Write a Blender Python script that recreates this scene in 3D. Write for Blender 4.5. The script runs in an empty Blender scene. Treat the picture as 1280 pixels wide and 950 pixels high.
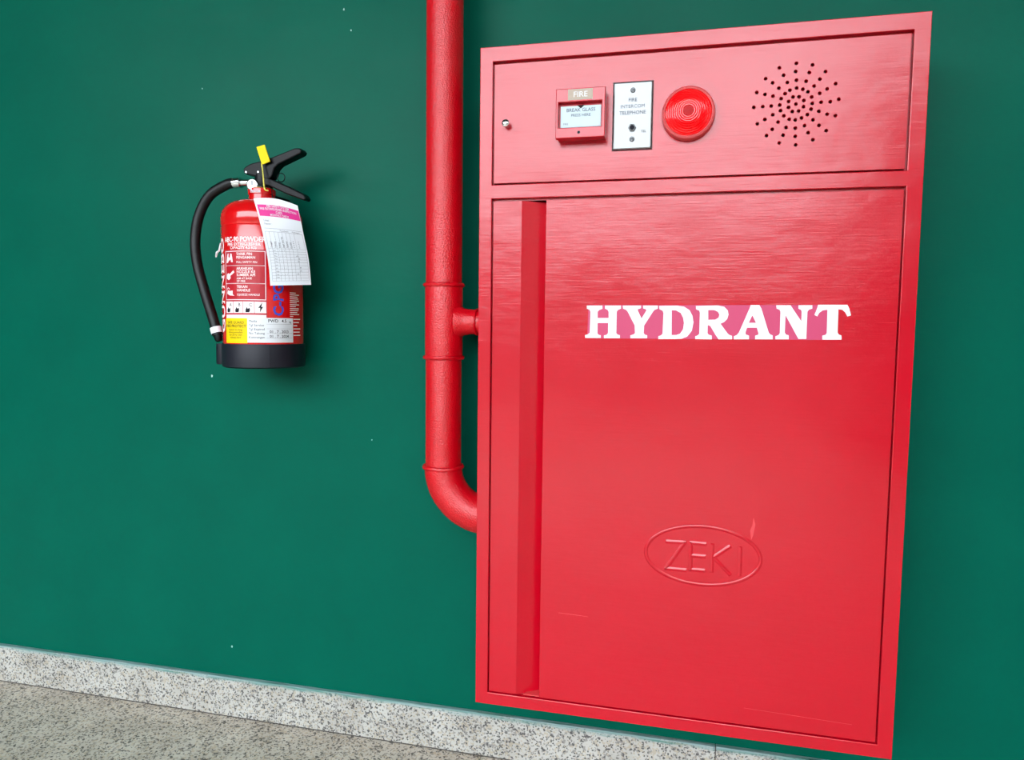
import bpy, bmesh, math, random
from mathutils import Vector, Matrix
random.seed(7)
S = bpy.context.scene
C = S.collection

# ------------------------------------------------------------------ camera
def cam_matrix(loc, yaw, pitch, roll):
    f = Vector((math.sin(yaw)*math.cos(pitch), math.cos(yaw)*math.cos(pitch), math.sin(pitch)))
    r = Vector((math.cos(yaw), -math.sin(yaw), 0)); u = r.cross(f)
    r2 = math.cos(roll)*r + math.sin(roll)*u
    u2 = -math.sin(roll)*r + math.cos(roll)*u
    m = Matrix((r2, u2, -f)).transposed().to_4x4()
    m.translation = loc
    return m
cd = bpy.data.cameras.new('camera')
cam = bpy.data.objects.new('camera', cd); C.objects.link(cam)
cd.sensor_fit = 'HORIZONTAL'; cd.sensor_width = 36.0
cd.lens = 890.0/1280.0*36.0
cd.clip_start = 0.02
cam.matrix_world = cam_matrix(Vector((0.3759, -1.4798, 0.9618)), -0.2333, -0.0765, 0.0113)
S.camera = cam

# ------------------------------------------------------------------ sky (even overcast) and exposure
w = bpy.data.worlds.new('overcast_sky'); S.world = w
w.use_nodes = True
bg = w.node_tree.nodes['Background']
bg.inputs['Color'].default_value = (0.86, 0.93, 1.0, 1)
bg.inputs['Strength'].default_value = 9.8
S.view_settings.view_transform = 'Standard'
S.view_settings.look = 'None'
S.view_settings.gamma = 1.0
S.view_settings.use_curve_mapping = False
S.view_settings.exposure = 0.0

# ------------------------------------------------------------------ material helpers
def lin(r, g, b):
    f = lambda c: (c/255/12.92) if c/255 <= 0.04045 else ((c/255+0.055)/1.055)**2.4
    return (f(r), f(g), f(b), 1)
def new_mat(name):
    m = bpy.data.materials.new(name); m.use_nodes = True
    nt = m.node_tree
    return m, nt, nt.nodes['Principled BSDF']
def plain(name, col, rough=0.5, metal=0.0, spec=0.5, coat=0.0, trans=0.0, noise=0.0):
    m, nt, p = new_mat(name)
    p.inputs['Base Color'].default_value = col
    p.inputs['Roughness'].default_value = rough
    p.inputs['Metallic'].default_value = metal
    p.inputs['Specular IOR Level'].default_value = spec
    p.inputs['Coat Weight'].default_value = coat
    p.inputs['Transmission Weight'].default_value = trans
    if noise:
        tc = nt.nodes.new('ShaderNodeTexCoord'); n = nt.nodes.new('ShaderNodeTexNoise')
        n.inputs['Scale'].default_value = noise
        nt.links.new(tc.outputs['Object'], n.inputs['Vector'])
        b = nt.nodes.new('ShaderNodeBump'); b.inputs['Strength'].default_value = 0.15
        b.inputs['Distance'].default_value = 0.0005
        nt.links.new(n.outputs['Fac'], b.inputs['Height']); nt.links.new(b.outputs['Normal'], p.inputs['Normal'])
    return m
def node(nt, kind, **kw):
    n = nt.nodes.new(kind)
    for k, v in kw.items():
        if k in n.inputs: n.inputs[k].default_value = v
        else: setattr(n, k, v)
    return n
def mapped(nt, scale, coord='Object'):
    tc = nt.nodes.new('ShaderNodeTexCoord'); mp = nt.nodes.new('ShaderNodeMapping')
    mp.inputs['Scale'].default_value = scale
    nt.links.new(tc.outputs[coord], mp.inputs['Vector'])
    return mp.outputs['Vector']
def ramp(nt, stops, interp='LINEAR'):
    r = nt.nodes.new('ShaderNodeValToRGB'); cr = r.color_ramp; cr.interpolation = interp
    while len(cr.elements) < len(stops): cr.elements.new(0.5)
    for e, (pos, col) in zip(cr.elements, stops):
        e.position = pos; e.color = col if len(col) == 4 else (*col, 1)
    return r
def mixc(nt, fac, a, b):
    m = nt.nodes.new('ShaderNodeMix'); m.data_type = 'RGBA'
    if isinstance(fac, float): m.inputs[0].default_value = fac
    else: nt.links.new(fac, m.inputs[0])
    for i, v in ((6, a), (7, b)):
        if isinstance(v, tuple): m.inputs[i].default_value = v
        else: nt.links.new(v, m.inputs[i])
    return m.outputs[2]

def paint(name, col, col2, rough, brush, brush_str, peel_scale, peel_str, spec=0.6, peel_d=0.0006):
    """brushed gloss paint: stretched brush relief plus orange peel and slight tone variation"""
    m, nt, p = new_mat(name)
    n0 = node(nt, 'ShaderNodeTexNoise', Scale=6.0, Detail=4.0)
    nt.links.new(mapped(nt, (1, 1, 1)), n0.inputs['Vector'])
    r0 = ramp(nt, [(0.3, col), (0.75, col2)])
    nt.links.new(n0.outputs['Fac'], r0.inputs['Fac']); nt.links.new(r0.outputs['Color'], p.inputs['Base Color'])
    n1 = node(nt, 'ShaderNodeTexNoise', Scale=1.0, Detail=5.0, Roughness=0.6)
    nt.links.new(mapped(nt, brush), n1.inputs['Vector'])
    b1 = node(nt, 'ShaderNodeBump', Strength=brush_str, Distance=0.0006)
    nt.links.new(n1.outputs['Fac'], b1.inputs['Height'])
    n4 = node(nt, 'ShaderNodeTexNoise', Scale=7.0, Detail=3.0)        # slow waviness of the sheet or plaster under the paint
    nt.links.new(mapped(nt, (1, 1, 1.6)), n4.inputs['Vector'])
    b4 = node(nt, 'ShaderNodeBump', Strength=0.5, Distance=0.004)
    nt.links.new(n4.outputs['Fac'], b4.inputs['Height']); nt.links.new(b4.outputs['Normal'], b1.inputs['Normal'])
    n2 = node(nt, 'ShaderNodeTexNoise', Scale=peel_scale, Detail=2.0)
    nt.links.new(mapped(nt, (1, 1, 1)), n2.inputs['Vector'])
    b2 = node(nt, 'ShaderNodeBump', Strength=peel_str, Distance=peel_d)
    nt.links.new(n2.outputs['Fac'], b2.inputs['Height']); nt.links.new(b1.outputs['Normal'], b2.inputs['Normal'])
    nt.links.new(b2.outputs['Normal'], p.inputs['Normal'])
    n3 = node(nt, 'ShaderNodeTexNoise', Scale=9.0, Detail=3.0)
    nt.links.new(mapped(nt, (1, 1, 1)), n3.inputs['Vector'])
    r3 = ramp(nt, [(0.3, (rough*0.93,)*3), (0.7, (rough*1.08,)*3)])
    nt.links.new(n3.outputs['Fac'], r3.inputs['Fac']); nt.links.new(r3.outputs['Color'], p.inputs['Roughness'])
    p.inputs['Specular IOR Level'].default_value = spec
    return m
def granite(name, light, mid, dark, warm, scale, rough, smear=False):
    m, nt, p = new_mat(name)
    v = mapped(nt, (1, 1, 1))
    v1 = node(nt, 'ShaderNodeTexVoronoi', Scale=scale); nt.links.new(v, v1.inputs['Vector'])
    sep = nt.nodes.new('ShaderNodeSeparateColor'); nt.links.new(v1.outputs['Color'], sep.inputs['Color'])
    r1 = ramp(nt, [(0.0, dark), (0.10, mid), (0.26, light), (0.62, warm), (0.80, light)], 'CONSTANT')
    nt.links.new(sep.outputs['Red'], r1.inputs['Fac'])
    v2 = node(nt, 'ShaderNodeTexVoronoi', Scale=scale*1.6); nt.links.new(v, v2.inputs['Vector'])
    sep2 = nt.nodes.new('ShaderNodeSeparateColor'); nt.links.new(v2.outputs['Color'], sep2.inputs['Color'])
    r2 = ramp(nt, [(0.0, (1, 1, 1)), (0.07, (0, 0, 0))], 'CONSTANT')
    nt.links.new(sep2.outputs['Green'], r2.inputs['Fac'])
    col = mixc(nt, r2.outputs['Color'], r1.outputs['Color'], dark)
    n = node(nt, 'ShaderNodeTexNoise', Scale=14.0, Detail=4.0); nt.links.new(v, n.inputs['Vector'])
    r3 = ramp(nt, [(0.35, (0.80, 0.78, 0.76)), (0.65, (1, 1, 1))]); nt.links.new(n.outputs['Fac'], r3.inputs['Fac'])
    mul = nt.nodes.new('ShaderNodeMix'); mul.data_type = 'RGBA'; mul.blend_type = 'MULTIPLY'; mul.inputs[0].default_value = 1
    nt.links.new(col, mul.inputs[6]); nt.links.new(r3.outputs['Color'], mul.inputs[7])
    out = mul.outputs[2]
    if smear:   # wall paint smeared over the top arris of the skirting
        sx = nt.nodes.new('ShaderNodeSeparateXYZ'); tc = nt.nodes.new('ShaderNodeTexCoord')
        nt.links.new(tc.outputs['Object'], sx.inputs['Vector'])
        ns = node(nt, 'ShaderNodeTexNoise', Scale=1.0, Detail=4.0); nt.links.new(mapped(nt, (18, 60, 160)), ns.inputs['Vector'])
        ma = node(nt, 'ShaderNodeMath', operation='MULTIPLY_ADD'); ma.inputs[1].default_value = 0.022
        nt.links.new(ns.outputs['Fac'], ma.inputs[0]); nt.links.new(sx.outputs['Z'], ma.inputs[2])
        mr = node(nt, 'ShaderNodeMapRange'); mr.inputs[1].default_value = 0.1000; mr.inputs[2].default_value = 0.1095
        nt.links.new(ma.outputs[0], mr.inputs[0])
        n4 = node(nt, 'ShaderNodeTexNoise', Scale=1.0, Detail=3.0); nt.links.new(mapped(nt, (9, 200, 300)), n4.inputs['Vector'])
        r4 = ramp(nt, [(0.40, lin(138, 164, 164)), (0.68, lin(66, 122, 110))]); nt.links.new(n4.outputs['Fac'], r4.inputs['Fac'])
        out = mixc(nt, mr.outputs[0], out, r4.outputs['Color'])
    nt.links.new(out, p.inputs['Base Color'])
    p.inputs['Roughness'].default_value = rough
    return m

M = {}
M['wall'] = paint('green_wall_paint', lin(0, 84, 67), lin(0, 89, 71), 0.36, (60, 60, 260), 0.2, 420, 0.1, 0.06)
M['red'] = paint('red_gloss_paint', lin(185, 1, 27), lin(190, 2, 30), 0.2, (20, 20, 420), 0.32, 300, 0.05, 0.55)
M['red_pipe'] = paint('red_pipe_paint', lin(196, 2, 20), lin(200, 3, 24), 0.2, (60, 60, 60), 0.10, 380, 1.0, 0.6, 0.0014)
M['red_ext'] = plain('extinguisher_red_enamel', lin(205, 8, 14), 0.16, spec=0.6, coat=0.3)
M['granite'] = granite('granite_skirting', lin(184, 183, 177), lin(142, 140, 136), lin(84, 84, 83), lin(176, 168, 152), 250, 0.5, True)
M['granite_floor'] = granite('granite_floor', lin(206, 199, 186), lin(164, 157, 146), lin(96, 91, 84), lin(196, 182, 160), 230, 0.55)
M['mortar'] = plain('dark_joint_mortar', lin(70, 66, 62), 0.9, noise=300)
M['ceiling'] = plain('concrete_ceiling', lin(90, 88, 84), 0.9, noise=60)
M['render'] = plain('exterior_render', lin(70, 70, 66), 0.9, noise=80)
M['cream'] = plain('cream_render', lin(206, 202, 192), 0.9, noise=80)
M['ground'] = plain('paved_ground', lin(60, 66, 52), 0.9, noise=60)
M['dark'] = plain('dark_interior', lin(40, 6, 8), 0.9)
M['black'] = plain('black_plastic', lin(4, 4, 8), 0.4, spec=0.22, noise=400)
M['rubber'] = plain('black_rubber_hose', lin(8, 10, 13), 0.45, spec=0.35, noise=500)
M['boot'] = plain('navy_black_plastic', lin(16, 18, 30), 0.5, spec=0.35, noise=300)
M['steel'] = plain('stainless_steel', lin(128, 129, 129), 0.38, metal=1.0, noise=500)
M['chrome'] = plain('chrome', lin(220, 222, 222), 0.15, metal=1.0)
M['brass'] = plain('brass', lin(190, 150, 80), 0.35, metal=1.0)
M['white'] = plain('white_vinyl', lin(222, 226, 230), 0.4)
M['white_ink'] = plain('white_print', lin(240, 226, 226), 0.4)
M['pink'] = plain('pink_vinyl', lin(192, 58, 100), 0.4, spec=0.4)
M['magenta'] = plain('magenta_print', lin(222, 40, 140), 0.5)
M['paper'] = plain('white_card', lin(232, 238, 244), 0.55, noise=200)
M['ink'] = plain('grey_print', lin(96, 100, 110), 0.8, spec=0.05)
M['ink_dark'] = plain('dark_print', lin(40, 40, 46), 0.8, spec=0.05)
M['ink_blue'] = plain('blue_print', lin(30, 70, 190), 0.5)
M['navy'] = plain('navy_print', lin(40, 22, 60), 0.5)
M['crimson'] = plain('crimson_print', lin(176, 8, 30), 0.4)
M['yellow'] = plain('yellow_plastic', lin(232, 204, 0), 0.5, spec=0.2)
M['yellow_lab'] = plain('yellow_vinyl', lin(232, 200, 4), 0.5, spec=0.2)
M['strap'] = plain('pale_yellow_strap', lin(214, 206, 80), 0.45)
M['glass_lab'] = plain('pale_blue_pane', lin(190, 208, 216), 0.25, spec=0.25)
M['beige'] = plain('beige_label', lin(176, 158, 140), 0.5)
M['lens'] = plain('red_lens_plastic', lin(250, 6, 16), 0.12, spec=0.5)
M['lens_core'] = plain('dark_red_lens_centre', lin(176, 0, 8), 0.4, spec=0.15)
M['edge_shade'] = plain('dark_edge_shade', lin(70, 40, 42), 0.7)
M['grey_metal'] = plain('dull_grey_steel', lin(120, 122, 124), 0.5, metal=0.8)
M['bezel'] = plain('red_rim_sky_sheen', lin(206, 84, 86), 0.3, spec=0.6)  # red rim paint, paled to carry the sky reflection in its colour
M['scratch'] = plain('scratched_paint', lin(208, 58, 64), 0.6)
M['chip'] = plain('paint_chip', lin(170, 205, 195), 0.7)

# ------------------------------------------------------------------ mesh helpers
ROUND = set()
def finish(me, smooth=True, ang=15):
    if smooth:
        for p in me.polygons: p.use_smooth = True
        try: me.set_sharp_from_angle(angle=math.radians(ang))
        except Exception: pass
def obj(name, src, mat, parent=None, loc=None, smooth=True):
    ang = 15
    if isinstance(src, bmesh.types.BMesh):
        if id(src) in ROUND: ang = 35; ROUND.discard(id(src))
        me = bpy.data.meshes.new(name); src.to_mesh(me); src.free()
    else: me = src
    me.name = name
    finish(me, smooth, ang)
    me.materials.clear(); me.materials.append(M[mat])
    o = bpy.data.objects.new(name, me); C.objects.link(o)
    if parent: o.parent = parent
    if loc: o.location = loc
    return o
def tag(o, label, cat=None, group=None, kind=None):
    o['label'] = label
    if cat: o['category'] = cat
    if group: o['group'] = group
    if kind: o['kind'] = kind
    return o
def thing(name, label, cat, loc=(0, 0, 0)):
    o = bpy.data.objects.new(name, None); C.objects.link(o)
    o.empty_display_size = 0.05; o.location = loc
    return tag(o, label, cat)
def B(): return bmesh.new()
def box(bm, x0, x1, y0, y1, z0, z1, bev=0.0, seg=2):
    r = bmesh.ops.create_cube(bm, size=1)
    vs = r['verts']
    for v in vs:
        v.co = Vector(((x0+x1)/2+v.co.x*(x1-x0), (y0+y1)/2+v.co.y*(y1-y0), (z0+z1)/2+v.co.z*(z1-z0)))
    if bev:
        es = list({e for v in vs for e in v.link_edges})
        bmesh.ops.bevel(bm, geom=es, offset=bev, segments=seg, affect='EDGES', profile=0.5)
    return bm
def lathe(bm, prof, n=48, mat=None, caps=True):
    """prof: list of (radius, z); revolve round z, then transform by mat"""
    mat = mat or Matrix(); ROUND.add(id(bm))
    rings = []
    for r, z in prof:
        if r < 1e-6: rings.append([bm.verts.new(mat @ Vector((0, 0, z)))])
        else: rings.append([bm.verts.new(mat @ Vector((r*math.cos(2*math.pi*i/n), r*math.sin(2*math.pi*i/n), z))) for i in range(n)])
    for a, b in zip(rings, rings[1:]):
        for i in range(n):
            j = (i+1) % n
            if len(a) == 1 and len(b) == 1: continue
            if len(a) == 1: bm.faces.new((a[0], b[j], b[i]))
            elif len(b) == 1: bm.faces.new((a[i], a[j], b[0]))
            else: bm.faces.new((a[i], a[j], b[j], b[i]))
    if caps:
        if len(rings[0]) > 1: bm.faces.new(list(reversed(rings[0])))
        if len(rings[-1]) > 1: bm.faces.new(rings[-1])
    bmesh.ops.recalc_face_normals(bm, faces=bm.faces)
    return bm
def spline(pts, per=8):
    P = [Vector(p) for p in pts]; out = []
    for i in range(len(P)-1):
        p0 = P[max(i-1, 0)]; p1 = P[i]; p2 = P[i+1]; p3 = P[min(i+2, len(P)-1)]
        for k in range(per):
            t = k/per
            out.append(0.5*((2*p1)+(-p0+p2)*t+(2*p0-5*p1+4*p2-p3)*t*t+(-p0+3*p1-3*p2+p3)*t*t*t))
    out.append(P[-1]); return out
def tube(bm, pts, rad, n=16, closed=False):
    ROUND.add(id(bm)); P = [Vector(p) for p in pts]; R = rad if isinstance(rad, (list, tuple)) else [rad]*len(P)
    rings = []; up = None
    for i, p in enumerate(P):
        if closed: t = P[(i+1) % len(P)]-P[i-1]
        else: t = P[min(i+1, len(P)-1)]-P[max(i-1, 0)]
        t.normalize()
        if up is None:
            up = Vector((0, 0, 1)) if abs(t.z) < 0.9 else Vector((0, 1, 0))
        a = t.cross(up)
        if a.length < 1e-6: a = t.orthogonal()
        a.normalize(); b = a.cross(t); up = b
        rings.append([bm.verts.new(p+R[i]*(math.cos(2*math.pi*k/n)*a+math.sin(2*math.pi*k/n)*b)) for k in range(n)])
    pairs = list(zip(rings, rings[1:]))
    if closed: pairs.append((rings[-1], rings[0]))
    for a, b in pairs:
        for k in range(n): bm.faces.new((a[k], a[(k+1) % n], b[(k+1) % n], b[k]))
    if not closed:
        bm.faces.new(list(reversed(rings[0]))); bm.faces.new(rings[-1])
    bmesh.ops.recalc_face_normals(bm, faces=bm.faces)
    return bm
def prism(bm, pts, d0, d1, axis='y', bev=0.0):
    """polygon in the XZ plane run from y=d0 to d1 (axis 'y') or in XY from z=d0 to d1 (axis 'z')"""
    f = (lambda a, b, d: Vector((a, d, b))) if axis == 'y' else (lambda a, b, d: Vector((a, b, d)))
    A = [bm.verts.new(f(a, b, d0)) for a, b in pts]; Bv = [bm.verts.new(f(a, b, d1)) for a, b in pts]
    n = len(pts); fs = [bm.faces.new(A), bm.faces.new(list(reversed(Bv)))]
    for i in range(n): fs.append(bm.faces.new((A[i], Bv[i], Bv[(i+1) % n], A[(i+1) % n])))
    bmesh.ops.recalc_face_normals(bm, faces=fs)
    if bev:
        es = list({e for fc in fs for e in fc.edges})
        bmesh.ops.bevel(bm, geom=es, offset=bev, segments=2, affect='EDGES', profile=0.5)
    return bm
def curve_mesh(cu):
    o = bpy.data.objects.new('tmp', cu); C.objects.link(o)
    dg = bpy.context.evaluated_depsgraph_get(); dg.update()
    me = bpy.data.meshes.new_from_object(o.evaluated_get(dg))
    bpy.data.objects.remove(o); bpy.data.curves.remove(cu)
    return me
def plate(loops, yf, thick, bev=0.0):
    """flat plate in XZ cut from closed loops (first outer, others holes), front face at y = yf, thickness behind it"""
    cu = bpy.data.curves.new('tmp', 'CURVE'); cu.dimensions = '2D'; cu.fill_mode = 'BOTH'
    cu.extrude = thick/2-bev; cu.bevel_depth = bev; cu.bevel_resolution = 1; cu.offset = -bev
    for lp in loops:
        s = cu.splines.new('POLY'); s.points.add(len(lp)-1); s.use_cyclic_u = True
        for p, (a, b) in zip(s.points, lp): p.co = (a, b, 0, 1)
    me = curve_mesh(cu)
    for v in me.vertices:
        x, y, z = v.co; v.co = (x, yf+thick/2-z, y)
    return me
def rect(x0, x1, z0, z1): return [(x0, z0), (x1, z0), (x1, z1), (x0, z1)]
def circ(cx, cz, r, n=14): return [(cx+r*math.cos(2*math.pi*i/n), cz+r*math.sin(2*math.pi*i/n)) for i in range(n)]
def text2d(s, size, align='LEFT', bold=0.0, sx=1.0):
    cu = bpy.data.curves.new('tmp', 'FONT'); cu.body = s; cu.size = 1.0; cu.align_x = align
    cu.resolution_u = 2; cu.offset = bold
    me = curve_mesh(cu)
    vs = [(v.co.x*sx*size, v.co.y*size) for v in me.vertices]; fs = [tuple(p.vertices) for p in me.polygons]
    bpy.data.meshes.remove(me)
    return vs, fs
class Print:
    """flat print gathered in 2D and laid on a surface by a function (a, b, lift) -> Vector"""
    def __init__(self, fn, lift=0.0003): self.fn = fn; self.lift = lift; self.v = []; self.f = []
    def add(self, vs, fs):
        k = len(self.v); self.v += [self.fn(a, b, self.lift) for a, b in vs]; self.f += [tuple(i+k for i in f) for f in fs]
    def text(self, s, x, z, size, align='LEFT', bold=0.0, sx=1.0, rot=0):
        vs, fs = text2d(s, size, align, bold, sx); c, q = math.cos(rot), math.sin(rot)
        self.add([(x+a*c-b*q, z+a*q+b*c) for a, b in vs], fs)
    def rect(self, x0, x1, z0, z1, n=1, nz=1):
        vs = []; fs = []
        for j in range(nz+1):
            for i in range(n+1): vs.append((x0+(x1-x0)*i/n, z0+(z1-z0)*j/nz))
        for j in range(nz):
            for i in range(n):
                a = j*(n+1)+i; fs.append((a, a+1, a+n+2, a+n+1))
        self.add(vs, fs)
    def frame(self, x0, x1, z0, z1, t, n=1):
        self.rect(x0, x1, z0, z0+t, n); self.rect(x0, x1, z1-t, z1, n); self.rect(x0, x0+t, z0, z1); self.rect(x1-t, x1, z0, z1)
    def poly(self, pts): self.add(pts, [tuple(range(len(pts)))])
    def build(self, name, mat, parent):
        me = bpy.data.meshes.new(name); me.from_pydata([tuple(v) for v in self.v], [], self.f); me.update()
        return obj(name, me, mat, parent, smooth=False)
Y90 = Matrix.Rotation(math.radians(90), 4, 'X')       # lathe axis z -> -y (towards the room)

# ------------------------------------------------------------------ the setting
wall = tag(obj('wall_back', box(B(), -4.4, 3.2, 0, 0.2, 0, 3.3), 'wall', smooth=False), 'dark green painted wall behind the red cabinet and extinguisher', kind='structure')
floor = tag(obj('floor', box(B(), -4.4, 3.2, -4.7, 0, -0.2, 0), 'granite_floor', smooth=False), 'speckled brownish granite walkway floor', kind='structure')
for x, z, a in ((-0.7103, 0.8337, 0.0042), (-0.3452, 1.5994, 0.0022), (-0.3619, 1.6447, 0.003), (-0.6703, 0.1734, 0.003), (-0.72, 1.50, 0.0016), (-0.30, 0.70, 0.0014)):
    pts = [(x+a*random.uniform(.4, .9)*math.cos(t*1.05), z+1.5*a*random.uniform(.4, .9)*math.sin(t*1.05)) for t in range(6)]
    obj('paint_chip', prism(B(), pts, -0.0004, 0.002), 'chip', wall, smooth=False)
bb = bpy.data.objects.new('baseboard_back', None); C.objects.link(bb)
tag(bb, 'pale speckled granite skirting along the foot of the green wall', kind='structure')
jx = [-3.13, -1.93, -0.7325, 0.4675, 1.6675, 2.8675]
slab_me = None
for a, b in zip(jx, jx[1:]):
    if slab_me is None:
        s = obj('granite_slab', box(B(), 0.0008, 1.1992, -0.012, 0, 0.003, 0.1, 0.0012), 'granite', bb, (a, 0, 0)); slab_me = s.data
    else:
        s = bpy.data.objects.new('granite_slab', slab_me); C.objects.link(s); s.parent = bb; s.location = (a, 0, 0)
obj('mortar_joint', box(B(), -4.2, 3.0, -0.0105, 0, 0, 0.098), 'mortar', bb, smooth=False)
# unseen rest of the walkway: roof, yard, walls sized to shape sky light
tag(obj('ceiling', box(B(), -4.4, 3.2, -3.75, 0.2, 3.3, 3.5), 'ceiling', smooth=False), 'concrete roof slab over the walkway', kind='structure')
tag(obj('ground', box(B(), -40, 40, -60, -4.7, -0.5, -0.2), 'ground', smooth=False), 'paved yard beyond the walkway', kind='structure')
tag(obj('wall_front', box(B(), -40, 40, -14.3, -14, -0.2, 2.9), 'render', smooth=False), 'grey boundary wall across the yard', kind='structure')
tag(obj('wall_right', box(B(), 1.53, 3.2, -4.7, -4.4, 0, 2.85), 'render', smooth=False), 'grey screen wall at the open side of the walkway', kind='structure')
tag(obj('wall_end', box(B(), 3.0, 3.2, -4.4, 0, 0, 3.3), 'cream', smooth=False), 'cream end wall of the walkway', kind='structure')
tag(obj('wall_left', box(B(), -4.4, -4.2, -4.4, 0, 0, 3.3), 'render', smooth=False), 'grey wall closing the far end of the walkway', kind='structure')

# ------------------------------------------------------------------ hydrant cabinet (750 x 1250 x 180)
cab = thing('hydrant_cabinet', 'large red steel hydrant cabinet with HYDRANT lettering mounted on green wall', 'cabinet', (0, 0, 0.22))
fr = plate([rect(0, 0.75, 0, 1.25), rect(0.0245, 0.7252, 1.0012, 1.2232), rect(0.0245, 0.7252, 0.0237, 0.976)], -0.18, 0.014, 0.0012)
bm = B(); bm.from_mesh(fr)
for (x0, x1, z0, z1) in ((0.0008, 0.003, 0.001, 1.249), (0.747, 0.7492, 0.001, 1.249), (0.003, 0.747, 0.001, 0.0032), (0.003, 0.747, 1.2468, 1.249)):
    box(bm, x0, x1, -0.17, -0.0002, z0, z1)
box(bm, 0.003, 0.747, -0.004, -0.0002, 0.003, 1.247)
box(bm, 0.003, 0.747, -0.15, -0.004, 0.987, 0.990)
for (x0, x1, z0, z1, dx0, dx1, dz0, dz1) in ((0.0245, 0.7252, 1.0012, 1.2232, 0.0270, 0.7228, 1.0038, 1.2198), (0.0245, 0.7252, 0.0237, 0.976, 0.0270, 0.7228, 0.0260, 0.9726)):
    bm.from_mesh(plate([rect(x0-0.004, x1+0.004, z0-0.004, z1+0.004), rect(dx0, dx1, dz0, dz1)], -0.1690, 0.004))
obj('body', bm, 'red', cab)
# upper door with the loudspeaker perforation cut through it
SX, SZ = 0.5505, 1.1173
holes = [circ(SX, SZ, 0.0026)]
for k, (r, n, ph) in enumerate(((0.0128, 8, 0.4), (0.0258, 16, 0.0), (0.0395, 16, 0.02), (0.0530, 16, 0.03), (0.0668, 16, 0.04))):
    for i in range(n):
        a = 2*math.pi*i/n+ph+random.uniform(-.02, .02); rr = r+random.uniform(-.0006, .0006)
        holes.append(circ(SX+rr*math.cos(a), SZ+rr*math.sin(a), 0.0027))
ud = obj('upper_door', plate([rect(0.0272, 0.7220, 1.0042, 1.2186)]+holes, -0.178, 0.012, 0.0006), 'red', cab)
obj('speaker_backing', box(B(), 0.47, 0.63, -0.164, -0.16, 1.04, 1.20), 'dark', ud, smooth=False)
obj('lock_knob', lathe(B(), [(0.0055, 0), (0.0055, 0.008), (0.0066, 0.009), (0.0066, 0.014), (0.004, 0.0158), (0, 0.016)], 20, Matrix.Translation((0.052, -0.178, 1.1091)) @ Y90), 'chrome', ud)
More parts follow.
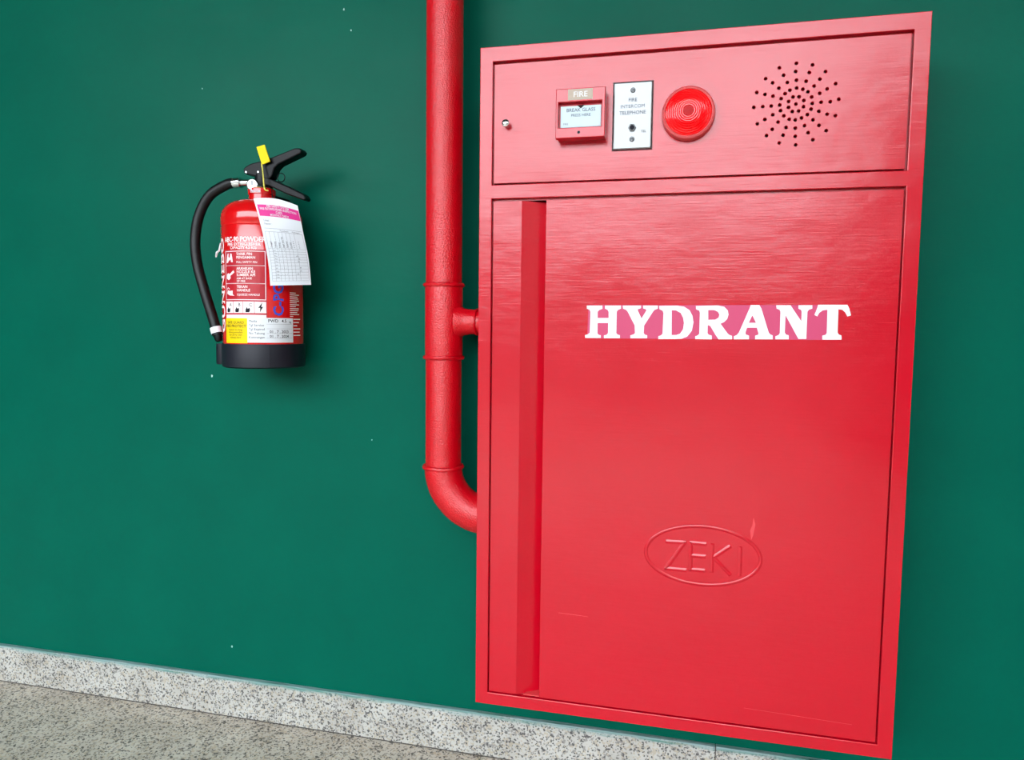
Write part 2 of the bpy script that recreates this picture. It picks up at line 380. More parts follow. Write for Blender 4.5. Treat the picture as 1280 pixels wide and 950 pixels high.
# lower door with the folded grip channel down its left side
prof = [(0.0272, -0.178), (0.0815, -0.178), (0.1258, -0.151), (0.1272, -0.151), (0.1272, -0.178), (0.7226, -0.178), (0.7226, -0.135), (0.0272, -0.135)]
ld = obj('lower_door', prism(B(), prof, 0.0262, 0.9714, 'z', 0.0005), 'red', cab)
tri = [(0.096, -0.1765), (0.1268, -0.1765), (0.1268, -0.1515), (0.1245, -0.1515), (0.100, -0.166)]
obj('channel_end_cap', prism(B(), tri, 0.0264, 0.0284, 'z'), 'scratch', ld, smooth=False)['label'] = 'chipped pale paint at the foot of the grip channel'
onf = lambda a, b, l: Vector((a, -0.178-l, b))
LET = {'H':[[(2052,9994),(2338,9996),(2339,9939),(2279,9914),(2253,9883),(2255,9771),(2455,9773),(2452,9885),(2431,9921),(2386,9941),(2385,9996),(2672,9997),(2673,9943),(2618,9918),(2598,9886),(2599,9500),(2619,9476),(2664,9465),(2665,9410),(2377,9406),(2376,9457),(2421,9467),(2449,9498),(2449,9682),(2257,9680),(2257,9496),(2274,9469),(2319,9456),(2320,9409),(2036,9405),(2031,9456),(2089,9473),(2117,9504),(2122,9883),(2105,9919),(2059,9939)]],'Y':[[(2702,9997),(3028,9999),(3029,9953),(2970,9932),(2975,9908),(3042,9768),(3124,9909),(3117,9933),(3067,9949),(3066,9999),(3324,10000),(3326,9946),(3271,9926),(3241,9890),(3093,9644),(3088,9507),(3109,9481),(3151,9468),(3152,9417),(2853,9413),(2851,9463),(2905,9480),(2933,9505),(2925,9642),(2795,9887),(2764,9923),(2710,9943)]],'D':[[(3348,9994),(3660,10000),(3777,9983),(3875,9924),(3928,9825),(3949,9707),(3925,9558),(3850,9458),(3755,9416),(3638,9409),(3348,9404),(3347,9454),(3392,9471),(3420,9501),(3426,9871),(3409,9911),(3354,9935)],[(3569,9920),(3643,9916),(3722,9873),(3769,9784),(3785,9695),(3773,9586),(3723,9506),(3656,9481),(3578,9480)]],'R':[[(3981,9997),(4350,10007),(4460,9984),(4523,9922),(4538,9850),(4518,9771),(4469,9718),(4408,9690),(4536,9517),(4565,9494),(4609,9480),(4611,9420),(4384,9416),(4329,9494),(4238,9645),(4194,9664),(4194,9522),(4214,9495),(4268,9480),(4270,9414),(3987,9414),(3985,9464),(4029,9480),(4053,9510),(4053,9876),(4041,9915),(3986,9938)],[(4193,9926),(4296,9926),(4357,9897),(4384,9848),(4372,9795),(4320,9760),(4199,9755)]],'A':[[(4900,10017),(5043,10018),(5078,9960),(5213,9545),(5241,9513),(5279,9498),(5281,9430),(4995,9426),(4993,9490),(5039,9504),(5047,9524),(5016,9626),(4853,9624),(4830,9540),(4838,9507),(4891,9488),(4893,9424),(4641,9420),(4639,9473),(4689,9497),(4721,9539),(4884,9963)],[(4934,9839),(4998,9711),(4879,9710)]],'N':[[(5318,10015),(5550,10016),(5733,9744),(5732,9906),(5725,9935),(5679,9959),(5677,10017),(5897,10018),(5900,9961),(5845,9941),(5825,9907),(5825,9444),(5699,9442),(5475,9847),(5474,9549),(5494,9516),(5540,9502),(5542,9434),(5327,9431),(5325,9483),(5374,9503),(5394,9538),(5391,9904),(5376,9938),(5326,9957)]],'T':[[(5990,10026),(6448,10028),(6480,9968),(6513,9851),(6457,9832),(6419,9901),(6373,9944),(6311,9952),(6316,9560),(6335,9528),(6377,9513),(6381,9441),(6080,9437),(6077,9505),(6126,9519),(6146,9548),(6140,9943),(6065,9931),(6013,9889),(5985,9828),(5938,9854),(5967,9936)]]}
obj('sticker_backing', plate([[(0.2083, 0.7801), (0.6296, 0.7823), (0.631, 0.7233), (0.2074, 0.7199)]], -0.1782, 0.0003), 'pink', ld, smooth=False)['label'] = 'pink film strip behind the white letters'
for ch, loops in LET.items():
    o = obj('letter', plate([[(a/1e4, b/1e4-0.22) for a, b in lp] for lp in loops], -0.1785, 0.0004), 'white', ld, smooth=False)
    o['label'] = 'white serif letter '+ch
# pressed oval badge
ec = (0.4225, 0.332)
em = B()
tube(em, [(ec[0]+0.100*math.cos(t), -0.1744, ec[1]+0.0535*math.sin(t)) for t in [2*math.pi*i/96 for i in range(96)]], 0.0050, 20, True)
for lp in ([(0.3601, 0.5728), (0.3911, 0.5735), (0.3593, 0.5227), (0.3937, 0.5223)], [(0.4272, 0.5735), (0.4021, 0.574), (0.4029, 0.5243), (0.426, 0.5245)], [(0.4027, 0.5505), (0.4267, 0.5505)],
           [(0.4397, 0.573), (0.4395, 0.5242)], [(0.4692, 0.5723), (0.4425, 0.5505), (0.4709, 0.5221)], [(0.4874, 0.572), (0.4881, 0.522)]):
    P = [Vector((a, -0.1775, b-0.22)) for a, b in lp]
    for p, q in zip(P, P[1:]):
        d = (q-p).normalized()*0.003; n = Vector((d.z, 0, -d.x)).normalized()*0.0046
        vs = [em.verts.new(v) for v in (p-d-n, q+d-n, q+d+n, p-d+n)]
        f = n*0.22; up = Vector((0, -0.0019, 0)); dd = d*0.45
        ws = [em.verts.new(v+up) for v in (p-dd-f, q+dd-f, q+dd+f, p-dd+f)]
        em.faces.new(ws)
        for i in range(4): em.faces.new((vs[i], vs[(i+1) % 4], ws[(i+1) % 4], ws[i]))
bmesh.ops.recalc_face_normals(em, faces=em.faces)
obj('embossed_badge', em, 'red', ld)['label'] = 'raised oval with the letters ZEKI pressed into the red door'
for (a, b, c, d, t) in ((0.5039, 0.0578, 0.6842, 0.0526, 0.0006), (0.1623, 0.1981, 0.2187, 0.1964, 0.0006)):
    obj('scratch', prism(B(), [(a, b), (c, d), (c, d+t*0.4), ((a+c)/2, (b+d)/2+t), (a, b+t*0.5)], -0.1783, -0.1775), 'scratch', ld, smooth=False)
obj('scratch', prism(B(), [(0.5055, 0.368), (0.5085, 0.376), (0.5115, 0.396), (0.5080, 0.408), (0.5065, 0.394), (0.503, 0.384)], -0.1782, -0.1775), 'scratch', ld, smooth=False)

# ------------------------------------------------------------------ manual call point
cp = thing('fire_call_point', 'square red break glass fire call point on the upper cabinet door', 'call point', (0.191, -0.178, 1.335))
bm = B(); bm.from_mesh(plate([rect(-0.0435, 0.0435, -0.0425, 0.0425), [(-0.039, -0.0245), (0.0375, -0.0245), (0.0375, 0.0195), (-0.039, 0.0195)]], -0.030, 0.012, 0.0012))
box(bm, -0.0425, 0.0425, -0.0185, 0, -0.0415, 0.0415, 0.001)
obj('housing', bm, 'red', cp)
obj('glass_pane', box(B(), -0.036, 0.0355, -0.0215, -0.0175, -0.0225, 0.0145, 0.0006), 'glass_lab', cp)['label'] = 'pale blue break glass pane'
prf = lambda y: (lambda a, b, l: Vector((a, y-l, b)))
obj('name_plate', box(B(), -0.022, 0.0215, -0.0304, -0.0295, 0.0225, 0.0405), 'beige', cp, smooth=False)
t = Print(prf(-0.0304)); t.text('FIRE', 0, 0.0270, 0.0135, 'CENTER', 0.0, 1.05); t.build('lettering', 'white', cp)
t = Print(prf(-0.0215)); t.text('BREAK GLASS', 0, 0.0045, 0.0085, 'CENTER', 0.01); t.text('PRESS HERE', 0.0, -0.004, 0.0068, 'CENTER', 0.01); t.text('FIRE', -0.031, -0.018, 0.005); t.build('pane_print', 'ink', cp)
t = Print(prf(-0.0216)); t.poly([(-0.007, 0.0155), (0.0, 0.0095), (0.007, 0.0155)]); t.build('press_mark', 'dark', cp)
obj('screw', lathe(B(), [(0.0024, -0.0005), (0.0024, 0.0006), (0.0008, 0.0006), (0.0008, 0.0001), (0, 0.0001)], 14, Matrix.Translation((-0.002, -0.030, -0.0335)) @ Y90), 'ink_dark', cp)

# ------------------------------------------------------------------ telephone jack plate
tj = thing('telephone_jack_plate', 'stainless steel telephone jack plate between call point and red lamp', 'jack plate', (0.280, -0.178, 1.3325))
obj('edge_shade', plate([rect(-0.0352, 0.0352, -0.0592, 0.0590)], -0.0018, 0.0018), 'edge_shade', tj)  # added dark backing, stands in for the dark-reflecting edges of the steel plate
obj('face_plate', plate([rect(-0.0338, 0.0338, -0.0578, 0.0578)], -0.0045, 0.0045, 0.0021), 'steel', tj)
t = Print(prf(-0.0045))
t.text('FIRE', 0, 0.0240, 0.0085, 'CENTER', 0.012); t.text('INTERCOM', 0, 0.0130, 0.0085, 'CENTER', 0.0); t.text('TELEPHONE', 0, 0.0020, 0.0085, 'CENTER', 0.012)
t.build('lettering', 'ink', tj)
t = Print(prf(-0.0045)); t.text('TEL', 0.0155, -0.0300, 0.0055, 'LEFT', 0.01); t.build('socket_caption', 'ink_dark', tj)
jk = obj('jack_socket', lathe(B(), [(0.0068, 0), (0.0068, 0.0022), (0.0046, 0.0034), (0.0034, 0.0034), (0.0034, 0.0005), (0, 0.0005)], 6, Matrix.Translation((0, -0.0045, -0.0215)) @ Y90), 'grey_metal', tj)
obj('socket_bore', lathe(B(), [(0.0040, 0.0), (0.0040, 0.0038), (0, 0.0038)], 16, Matrix.Translation((0, -0.0045, -0.0215)) @ Y90), 'ink_dark', jk)
for z in (0.043, -0.041):
    s = obj('screw', lathe(B(), [(0.0044, 0), (0.0043, 0.0010), (0.003, 0.0022), (0, 0.0024)], 18, Matrix.Translation((0, -0.0045, z)) @ Y90), 'grey_metal', tj)
    obj('slot', box(B(), -0.0026, 0.0026, -0.0072, -0.0066, z-0.0005, z+0.0005), 'ink_dark', s, smooth=False)

# ------------------------------------------------------------------ red indicator lamp
lp = thing('alarm_lamp', 'round red ribbed alarm lamp on the upper cabinet door', 'lamp', (0.3755, -0.178, 1.3295))
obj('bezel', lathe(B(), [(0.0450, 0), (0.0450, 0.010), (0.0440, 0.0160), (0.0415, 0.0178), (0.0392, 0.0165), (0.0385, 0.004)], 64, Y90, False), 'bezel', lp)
def dome(r): return 0.0150+0.0125*(1-(r/0.039)**2)
pr = []; N = 9; r0, r1 = 0.0390, 0.0085
for i in range(N):
    a = r0+(r1-r0)*i/N; d = (r0-r1)/N
    pr += [(a, dome(a)), (a-d*0.30, dome(a-d*0.3)+0.0011), (a-d*0.72, dome(a-d*0.72)+0.0008), (a-d*0.98, dome(a-d)-0.0002)]
lens = obj('lens', lathe(B(), list(reversed(pr)), 72, Y90, False), 'lens', lp); lens['label'] = 'glossy red dome lens with concentric ribs'
obj('lens_centre', lathe(B(), [(0.0, dome(0)-0.0004), (0.0045, dome(0.0045)-0.0003), (0.0088, dome(0.0088)-0.0002)], 40, Y90, False), 'lens_core', lens)

# ------------------------------------------------------------------ riser pipe
rp = thing('riser_pipe', 'red painted steel riser pipe with tee and elbow entering the cabinet side', 'pipe', (-0.099, -0.09, 0.57))
z0 = -0.57
obj('pipe', lathe(B(), [(0.037, 1.042+z0), (0.037, 3.3+z0)], 48), 'red_pipe', rp)
obj('pipe', lathe(B(), [(0.037, 0.668+z0), (0.037, 0.895+z0)], 48), 'red_pipe', rp)
bm = lathe(B(), [(0.0374, 0.895+z0), (0.0386, 0.902+z0), (0.0386, 1.035+z0), (0.0374, 1.042+z0)], 48)
RX = Matrix.Rotation(math.radians(90), 4, 'Y')
lathe(bm, [(0.034, 0.030), (0.0325, 0.036), (0.0275, 0.044), (0.0255, 0.055), (0.0250, 0.070)], 40, Matrix.Translation((0, 0, 0.968+z0)) @ RX)
obj('tee', bm, 'red_pipe', rp)
obj('branch_pipe', lathe(B(), [(0.0235, 0.068), (0.0235, 0.0985)], 36, Matrix.Translation((0, 0, 0.968+z0)) @ RX), 'red_pipe', rp)
el = [(0.097-0.097*math.cos(a), 0, 0.668+z0-0.097*math.sin(a)) for a in [math.pi/2*i/20 for i in range(21)]]+[(0.0985, 0, 0.571+z0)]
obj('elbow', tube(B(), el, 0.0392, 48), 'red_pipe', rp)
def ring(rad, t, mat, n=72, seed=0):
    rnd = random.Random(seed); ps = []
    for i in range(n):
        a = 2*math.pi*i/n; rr = rad+rnd.uniform(-.0004, .0004)
        ps.append(mat @ Vector((rr*math.cos(a), rr*math.sin(a), rnd.uniform(-.0007, .0007))))
    return tube(B(), ps, t, 8, True)
for i, z in enumerate((1.042, 0.895, 0.668)):
    obj('weld_bead', ring(0.0385 if i < 2 else 0.039, 0.0044, Matrix.Translation((0, 0, z+z0)), seed=i), 'red_pipe', rp)
obj('weld_bead', ring(0.0248, 0.0028, Matrix.Translation((0.071, 0, 0.968+z0)) @ RX, 48, 9), 'red_pipe', rp)

# ------------------------------------------------------------------ fire extinguisher
EX, EY, EZ = -0.5065, -0.0984, 0.866
R = 0.0834
ex = thing('fire_extinguisher', 'red dry powder fire extinguisher with black hose hanging on green wall', 'fire extinguisher', (EX, EY, EZ))
cyl = obj('cylinder', lathe(B(), [(0.0, 0.012), (0.075, 0.012), (R, 0.02), (R, 0.294), (R-0.0011, 0.2965), (R, 0.299), (R, 0.318), (0.0805, 0.329), (0.074, 0.3385), (0.063, 0.3465), (0.048, 0.352), (0.036, 0.3545), (0.026, 0.356)], 96, None, False), 'red_ext', ex)
obj('neck', lathe(B(), [(0.0268, 0.352), (0.0265, 0.366), (0.0285, 0.367), (0.0285, 0.3775), (0.0265, 0.379), (0.012, 0.379)], 48), 'red_ext', ex)
bt = obj('base_boot', lathe(B(), [(0.0, 0.001), (0.080, 0.0), (0.0855, 0.003), (0.0862, 0.048), (0.0850, 0.051), (0.0836, 0.051)], 96, None, False), 'boot', ex)
az = math.radians(40)
obj('seam', box(B(), -0.0006, 0.0006, -0.0868, -0.085, 0.003, 0.049), 'ink_dark', bt).rotation_euler = (0, 0, az)
# print on the cylinder: a = arc length from the front (-Y), b = height
def oncyl(a, b, l):
    t = a/R; return Vector(((R+l)*math.sin(t), -(R+l)*math.cos(t), b))
def deg(d): return math.radians(d)*R
L0, L1 = deg(-28), deg(36)
p = Print(oncyl, 0.0002); p.rect(L0-0.002, L1+0.002, 0.1000, 0.2440, 14); p.build('label_field', 'crimson', cyl)
wi = Print(oncyl, 0.0005)
LC = (L0+L1)/2
wi.text('ABC-90 POWDER', LC, 0.2600, 0.0145, 'CENTER', 0.022, 0.84)
wi.text('FIRE EXTINGUISHER', LC, 0.2520, 0.0085, 'CENTER', 0.02, 0.98)
wi.text('CAPACITY 4.5 KG', LC, 0.2450, 0.0085, 'CENTER', 0.02, 0.88)
zs = [0.2400, 0.2110, 0.1745, 0.1415]
for a, b in zip(zs, zs[1:]): wi.frame(L0, L1, b, a+0.0014, 0.0014, 14)
TX = L0+0.033
for z, s, k in ((0.2325, 'TARIK PIN', 1), (0.2255, 'PENGAMAN', 1), (0.2165, 'PULL SAFETY PIN', 0), (0.2030, 'ARAHKAN', 1), (0.1965, 'NOZZLE KE', 1), (0.1900, 'SUMBER API', 1), (0.1835, 'AIM AT BASE', 0), (0.1780, 'OF FIRE', 0), (0.1660, 'TEKAN', 1), (0.1590, 'HANDLE', 1), (0.1505, 'SQUEEZE HANDLE', 0)):
    wi.text(s, TX, z, 0.0075 if k else 0.0058, 'LEFT', 0.014 if k else 0.008)
def picto(x, z, k):                           # small white pictograms: hand pulling, nozzle, hand on lever
    if k == 1:
        wi.poly([(x, z), (x+.004, z+.018), (x+.008, z+.019), (x+.007, z+.012), (x+.011, z+.010), (x+.013, z+.019), (x+.017, z+.018), (x+.020, z+.001), (x+.015, z+.001), (x+.014, z+.007), (x+.008, z+.004), (x+.005, z)])
    elif k == 2:
        wi.poly([(x, z+.003), (x+.001, z+.012), (x+.007, z+.014), (x+.009, z+.011), (x+.021, z+.019), (x+.024, z+.015), (x+.012, z+.008), (x+.013, z+.003), (x+.007, z-.001)])
    else:
        wi.poly([(x, z+.006), (x+.003, z+.013), (x+.009, z+.011), (x+.018, z+.012), (x+.018, z+.004), (x+.023, z+.001), (x+.009, z+.002)])
        wi.poly([(x, z+.014), (x+.004, z+.019), (x+.010, z+.015), (x+.009, z+.0138), (x+.004, z+.017), (x+.0012, z+.0135)])
picto(L0+0.004, 0.2175, 1); picto(L0+0.004, 0.1830, 2); picto(L0+0.004, 0.1490, 3)
wi.build('instruction_print', 'white_ink', cyl)
wd = (L1-L0-0.003)/4
for i in range(4):
    x = L0+i*(wd+0.001)
    q = Print(oncyl, 0.0005); q.rect(x, x+wd, 0.1150, 0.1385, 4); pc = q.build('pictogram_box', 'white_ink', cyl)
q = Print(oncyl, 0.0005); q.rect(L0, L1, 0.1000, 0.1115, 14); q.build('white_band', 'white_ink', cyl)
q = Print(oncyl, 0.0005); q.text('GUNNEBO', deg(-33), 0.074, 0.031, 'LEFT', 0.02, 1.30, math.pi/2); q.build('maker_lettering', 'white_ink', cyl)
RA = deg(71); q = Print(oncyl, 0.0005)
for i, n in enumerate((.6, 1, .8, .9, 1, .7, 1, .6, .95, .9, .75, 1, .3)): q.rect(RA, RA+0.029*n, 0.1580-i*0.0041, 0.1595-i*0.0041, 6)
for i, n in enumerate((1, .8, .5, 1, .9, 1)): q.rect(deg(77), deg(77)+0.024*n, 0.1025-i*0.0068, 0.1045-i*0.0068, 6)
q.build('fine_print', 'white_ink', cyl)
ik = Print(oncyl, 0.0008)
for i in range(4):
    x = L0+i*(wd+0.001)+wd/2
    if i == 3: ik.poly([(x-.001, .1170), (x+.005, .1280), (x+.0015, .1278), (x+.0035, .1365), (x-.0045, .1255), (x-.0005, .1260)])
    else:
        ik.text('ABC'[i], x+0.0010, 0.1290, 0.0095, 'LEFT', 0.01)
        ik.poly([(x-.006, .1165), (x-.0065, .1215), (x-.003, .1275), (x-.0015, .1235), (x+.002, .1260), (x+.0032, .1210), (x+.0015, .1165)])
ik.build('pictogram_print', 'ink_dark', cyl)
bl = Print(oncyl, 0.0005); bl.text('C-PG', deg(60), 0.1095, 0.030, 'LEFT', 0.025, 0.98, math.pi/2)
bl.build('blue_print', 'ink_blue', cyl)
# lower sticker: yellow half and white half
S0, S1, SM = deg(-29), deg(76), deg(10)
q = Print(oncyl, 0.0009); q.rect(SM, S1, 0.0545, 0.1055, 20); q.build('service_sticker', 'white', cyl)
q = Print(oncyl, 0.0009); q.rect(S0, SM, 0.0530, 0.1045, 12); q.build('yellow_sticker', 'yellow_lab', cyl)
YC = (S0+SM)/2
q = Print(oncyl, 0.0012)
q.text('SAFE GUARD', YC, 0.0930, 0.0075, 'CENTER', 0.0); q.text('FIRE PROTECT', YC, 0.0855, 0.0080, 'CENTER', 0.01)
for i in range(4): q.text(('layanan isi ulang', 'tabung pemadam', 'dan servis rutin', 'hubungi kami')[i], YC, 0.0790-i*0.0053, 0.0054, 'CENTER')
q.build('yellow_sticker_print', 'ink_dark', cyl)
q = Print(oncyl, 0.0012)
for i, s in enumerate(('Media', 'Tgl Service', 'Tgl Expired', 'No Tabung', 'Keterangan')): q.text(s, SM+0.003, 0.0965-i*0.0083, 0.0068)
for s, x, z, k in (('PWD', 38, .0965, .0090), ('4.5', 57, .0965, .0090), ('kg', 69, .0955, .0060), ('01 . 7 . 2023', 40, .0745, .0080), ('01 . 7 . 2024', 40, .0650, .0080)): q.text(s, deg(x), z, k, 'LEFT', 0.015)
for i in range(4): q.rect(deg(36), deg(74), 0.0925-i*0.0095, 0.0928-i*0.0095, 8)
q.build('service_sticker_print', 'ink_dark', cyl)
# neck maker plate
def onneck(a, b, l):
    t = a/0.0285; return Vector(((0.0285+l)*math.sin(t), -(0.0285+l)*math.cos(t), b))
q = Print(onneck, 0.0004); q.rect(-0.010, 0.013, 0.3685, 0.3735, 8); q.build('neck_label', 'white', cyl)
q = Print(onneck, 0.0007); q.text('GUNNEBO', 0.0015, 0.3694, 0.0042, 'CENTER', 0.02); q.build('neck_print', 'crimson', cyl)
# bracket that carries it on the wall
bm = box(B(), -0.02, 0.02, 0.0845, 0.0982, 0.18, 0.36, 0.002); box(bm, -0.014, 0.014, 0.024, 0.09, 0.3665, 0.3715, 0.001); box(bm, -0.014, 0.014, 0.084, 0.09, 0.345, 0.3715, 0.001)
obj('wall_bracket', bm, 'black', ex)
# valve, lever, carrying handle
vb = obj('valve_body', lathe(B(), [(0.0225, 0.3785), (0.0225, 0.384), (0.017, 0.386), (0.015, 0.394), (0.014, 0.410), (0.006, 0.412), (0.005, 0.424)], 32), 'black', ex)
obj('collar', lathe(B(), [(0.0262, 0.3788), (0.0265, 0.3800), (0.020, 0.3806)], 40), 'brass', vb)
LEVER = [(-0.0369, 0.4193), (-0.031, 0.4258), (-0.0174, 0.432), (0.0057, 0.4361), (0.0343, 0.4432), (0.0852, 0.4592), (0.0982, 0.4586), (0.1018, 0.4519), (0.0981, 0.4471), (0.0473, 0.4277), (0.0377, 0.4198), (0.0318, 0.4033), (0.0241, 0.3969), (-0.0045, 0.4046), (-0.0332, 0.4107)]
HANDLE = [(-0.0102, 0.4049), (0.0147, 0.404), (0.0336, 0.3966), (0.0711, 0.3803), (0.1045, 0.3643), (0.11, 0.3559), (0.1062, 0.351), (0.0969, 0.3546), (0.0615, 0.3673), (0.0295, 0.3817), (0.0125, 0.3873), (-0.0105, 0.3897)]
lv = obj('squeeze_lever', prism(B(), LEVER, -0.013, 0.013, 'y', 0.0025), 'black', ex)
obj('carry_handle', prism(B(), HANDLE, -0.012, 0.012, 'y', 0.0025), 'black', ex)
for x, z in ((-0.0290, 0.4140), (0.0000, 0.4130)):
    obj('rivet', lathe(B(), [(0.0026, 0), (0.0022, 0.0012), (0, 0.0016)], 14, Matrix.Translation((x, -0.013, z)) @ Y90), 'chrome', lv)
obj('pin_ring', tube(B(), [(0.044+0.009*math.cos(t), 0.003, 0.4035+0.009*math.sin(t)) for t in [2*math.pi*i/24 for i in range(24)]], 0.0011, 8, True), 'black', ex)
# gauge and hose outlet on the left of the valve
gm = Matrix.Translation((-0.0105, -0.012, 0.3850)) @ Matrix.Rotation(math.radians(18), 4, 'Z') @ Y90
ga = obj('pressure_gauge', lathe(B(), [(0.005, 0), (0.005, 0.006), (0.0115, 0.008), (0.0118, 0.016), (0.0105, 0.017), (0.0102, 0.0160), (0, 0.0160)], 32, gm), 'chrome', ex)
obj('dial', lathe(B(), [(0.0100, 0.0160), (0.0100, 0.0163), (0, 0.0163)], 28, gm), 'paper', ga)
nb = box(B(), -0.0006, 0.0006, -0.001, 0.0075, 0.0163, 0.0168); bmesh.ops.transform(nb, matrix=gm, verts=nb.verts)
obj('needle', nb, 'ink_dark', ga, smooth=False)
obj('outlet', tube(B(), [(-0.008, 0, 0.3945), (-0.062, -0.003, 0.3945)], 0.0075, 20), 'chrome', ex)
HP = [(-0.040, -0.002, 0.3948), (-0.058, -0.003, 0.3945), (-0.0815, -0.006, 0.3910), (-0.1196, -0.012, 0.3674), (-0.1428, -0.017, 0.3246), (-0.1502, -0.0215, 0.2727), (-0.1420, -0.027, 0.2203), (-0.1217, -0.0315, 0.1602), (-0.0995, -0.034, 0.0990), (-0.0890, -0.036, 0.0680)]
path = spline(HP, 9)
hs = obj('hose', tube(B(), path[9:], 0.0108, 20), 'rubber', ex)
obj('ferrule', tube(B(), path[5:13], 0.0116, 20), 'chrome', hs)
obj('hose_clip', tube(B(), [path[-1]+(path[-9]-path[-1])*0.62, path[-1]+(path[-9]-path[-1])*0.15], 0.0122, 20), 'paper', hs)['label'] = 'pale tape band round the hose end'
dn = (path[-1]-path[-4]).normalized()
obj('nozzle', tube(B(), [path[-1]-dn*0.004, path[-1]+dn*0.008, path[-1]+dn*0.014], [0.0085, 0.0085, 0.006], 20), 'black', hs)
bm = lathe(B(), [(0.0, 0.006), (0.0125, 0.006), (0.0135, 0.009), (0.0135, 0.050), (0.0115, 0.050), (0.0112, 0.040)], 28, Matrix.Translation((-0.0775, -0.035, 0.0)), False)
obj('nozzle_holder', bm, 'boot', bt)
# yellow seal and strap
SEAL = [(0.002, 0.4631), (0.0209, 0.4672), (0.0334, 0.4322), (0.0145, 0.4263)]
sl = obj('tamper_seal', prism(B(), SEAL, -0.0215, -0.0185, 'y', 0.0006), 'yellow', ex)
obj('seal_strap', tube(B(), spline([(0.0133, -0.020, 0.4285), (0.0185, -0.023, 0.4023), (0.0218, -0.024, 0.3758), (0.0293, -0.022, 0.3723)], 5), 0.0015, 8), 'strap', sl)
# torn tape hanging at the left edge of the print
tw = B(); tube(tw, [oncyl(deg(-57), .262, .001), oncyl(deg(-59), .246, .004), oncyl(deg(-63), .243, .009), oncyl(deg(-69), .2345, .013)], [0.001, 0.002, 0.0026, 0.0016], 6)
obj('torn_tape', tw, 'paper', ex)

# ------------------------------------------------------------------ inspection card hanging on the valve
tg = thing('inspection_card', 'white inspection card with magenta header hanging from the extinguisher neck', 'card', (EX, EY, EZ))
TAGROWS = [((0.0349, -0.0846, 0.3451), (0.108, -0.0416, 0.3358)), ((0.0581, -0.0916, 0.2769), (0.116, -0.0316, 0.2753)), ((0.0678, -0.0886, 0.2215), (0.1225, -0.0246, 0.2268)), ((0.0699, -0.0846, 0.1706), (0.1263, -0.0226, 0.1756))]
def tagpt(u, v):                                     # u 0..1 left to right, v 0..1 top to bottom
    s = v*3; i = min(int(s), 2); t = s-i
    def row(k):
        k = max(0, min(3, k)); return Vector(TAGROWS[k][0]), Vector(TAGROWS[k][1])
    def cr(side):
        p0, p1, p2, p3 = row(i-1)[side], row(i)[side], row(i+1)[side], row(i+2)[side]
        return 0.5*((2*p1)+(-p0+p2)*t+(2*p0-5*p1+4*p2-p3)*t*t+(-p0+3*p1-3*p2+p3)*t*t*t)
    a, b = cr(0), cr(1)
    p = a.lerp(b, u); n = (b-a).cross(Vector((0, 0, 1))).normalized()
    return p+n*(0.004*math.sin(math.pi*u))+Vector((0, 0, 0.006*math.sin(math.pi*u)*(1-v)**6)), n
bm = B(); NU, NV = 14, 24; g = []; g2 = []
for j in range(NV+1):
    for i in range(NU+1):
        p, n = tagpt(i/NU, j/NV); g.append(bm.verts.new(p)); g2.append(bm.verts.new(p-n*0.0005))
for j in range(NV):
    for i in range(NU):
        a = j*(NU+1)+i; bm.faces.new((g[a], g[a+1], g[a+NU+2], g[a+NU+1])); bm.faces.new((g2[a+NU+1], g2[a+NU+2], g2[a+1], g2[a]))
per = [i for i in range(NU+1)]+[j*(NU+1)+NU for j in range(1, NV+1)]+[NV*(NU+1)+i for i in range(NU-1, -1, -1)]+[j*(NU+1) for j in range(NV-1, 0, -1)]
for a, b in zip(per, per[1:]+per[:1]): bm.faces.new((g[b], g[a], g2[a], g2[b]))
bmesh.ops.recalc_face_normals(bm, faces=bm.faces)
card = obj('card', bm, 'paper', tg)
TW, TH = 0.088, 0.172
def ontag(a, b, l):
    p, n = tagpt(a/TW, b/TH); return p+n*(l+0.0002)
class TagPrint(Print):
    def text(self, s, x, z, size, align='LEFT', bold=0.0, sx=1.0, rot=0):
        vs, fs = text2d(s, size, align, bold, sx); c, q = math.cos(rot), math.sin(rot)
        self.add([(x+a*c-b*q, z-(a*q+b*c)) for a, b in vs], fs)
q = TagPrint(ontag, 0.0003); q.rect(0.0035, TW-0.001, 0.014, 0.032, 14, 4); q.build('header_band', 'magenta', card)
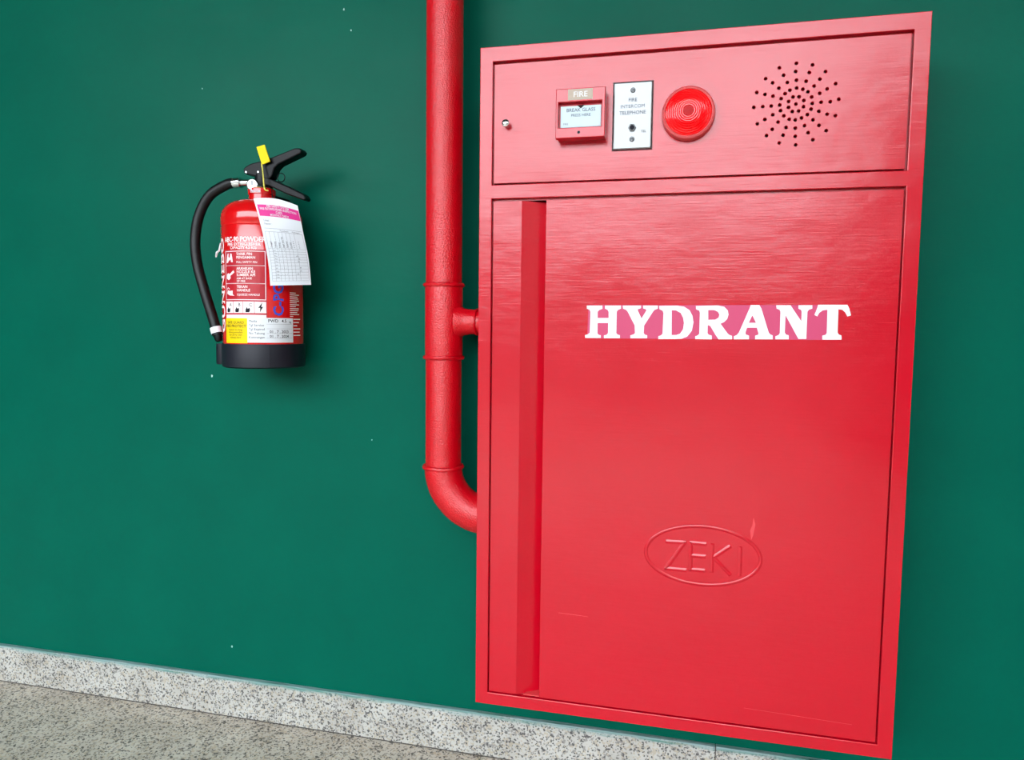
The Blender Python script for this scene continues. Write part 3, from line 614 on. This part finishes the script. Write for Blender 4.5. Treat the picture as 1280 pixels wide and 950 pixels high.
q = TagPrint(ontag, 0.0007)
for s, z, k in (('FIRE SAFETY SYSTEM', .0180, .0050), ('FIRE EXTINGUISHER INSPECTION', .0225, .0050), ('CARD', .0270, .0048), ('MONTHLY CHECK', .0312, .0046)): q.text(s, TW/2, z, k, 'CENTER', 0.015)
q.build('header_print', 'white', card)
q = TagPrint(ontag, 0.0004); T = 0.00035
for s, z in (('Lokasi :', .0395), ('Nomor :', .0445)): q.text(s, 0.008, z, 0.0044)
for z in (0.050, 0.0555): q.rect(0.005, TW-0.004, z, z+T, 14, 1)
q.text('Pemeriksaan', 0.036, 0.0543, 0.0036); q.text('Keterangan', 0.062, 0.0543, 0.0036)
for i in range(12):
    z = 0.090+i*0.0062; q.rect(0.005, TW-0.004, z, z+T, 14, 1)
for x in (0.005, 0.013, 0.023, 0.031, 0.039, 0.047, 0.055, 0.065, TW-0.004): q.rect(x, x+T, 0.0555, 0.158, 1, 14)
for i, s in enumerate(('Tanggal', 'Tabung', 'Selang', 'Segel dan Pin', 'Tekanan', 'Kondisi')): q.text(s, 0.0115+i*0.0082+0.002, 0.0885, 0.0046, 'LEFT', 0.01, 1, math.pi/2)
rnd = random.Random(3)
for i in range(10):
    q.text(('Jan', 'Feb', 'Mar', 'Apr', 'Mei', 'Jun', 'Jul', 'Agu', 'Sep', 'Okt')[i], 0.0140, 0.0952+i*0.0062, 0.0040)
    if i in (2, 3, 4, 6, 7, 8): q.text('ok', 0.057+rnd.uniform(0, .012), 0.0952+i*0.0062, 0.0048)
    if i % 2 == 0: q.text('v   v   v', 0.026, 0.0952+i*0.0062, 0.0038)
for x in (0.059, 0.071):
    for i in range(4): q.rect(x, x+0.0015, 0.072+i*0.0045, 0.0735+i*0.0045)
q.build('card_print', 'ink', card)
obj('tie_wire', tube(B(), spline([(0.026, -0.018, 0.381), (0.0415, -0.030, 0.372), (0.049, -0.0395, 0.352), (0.0500, -0.0415, 0.3465), (0.0485, -0.037, 0.3475)], 6), 0.0009, 8), 'black', tg)
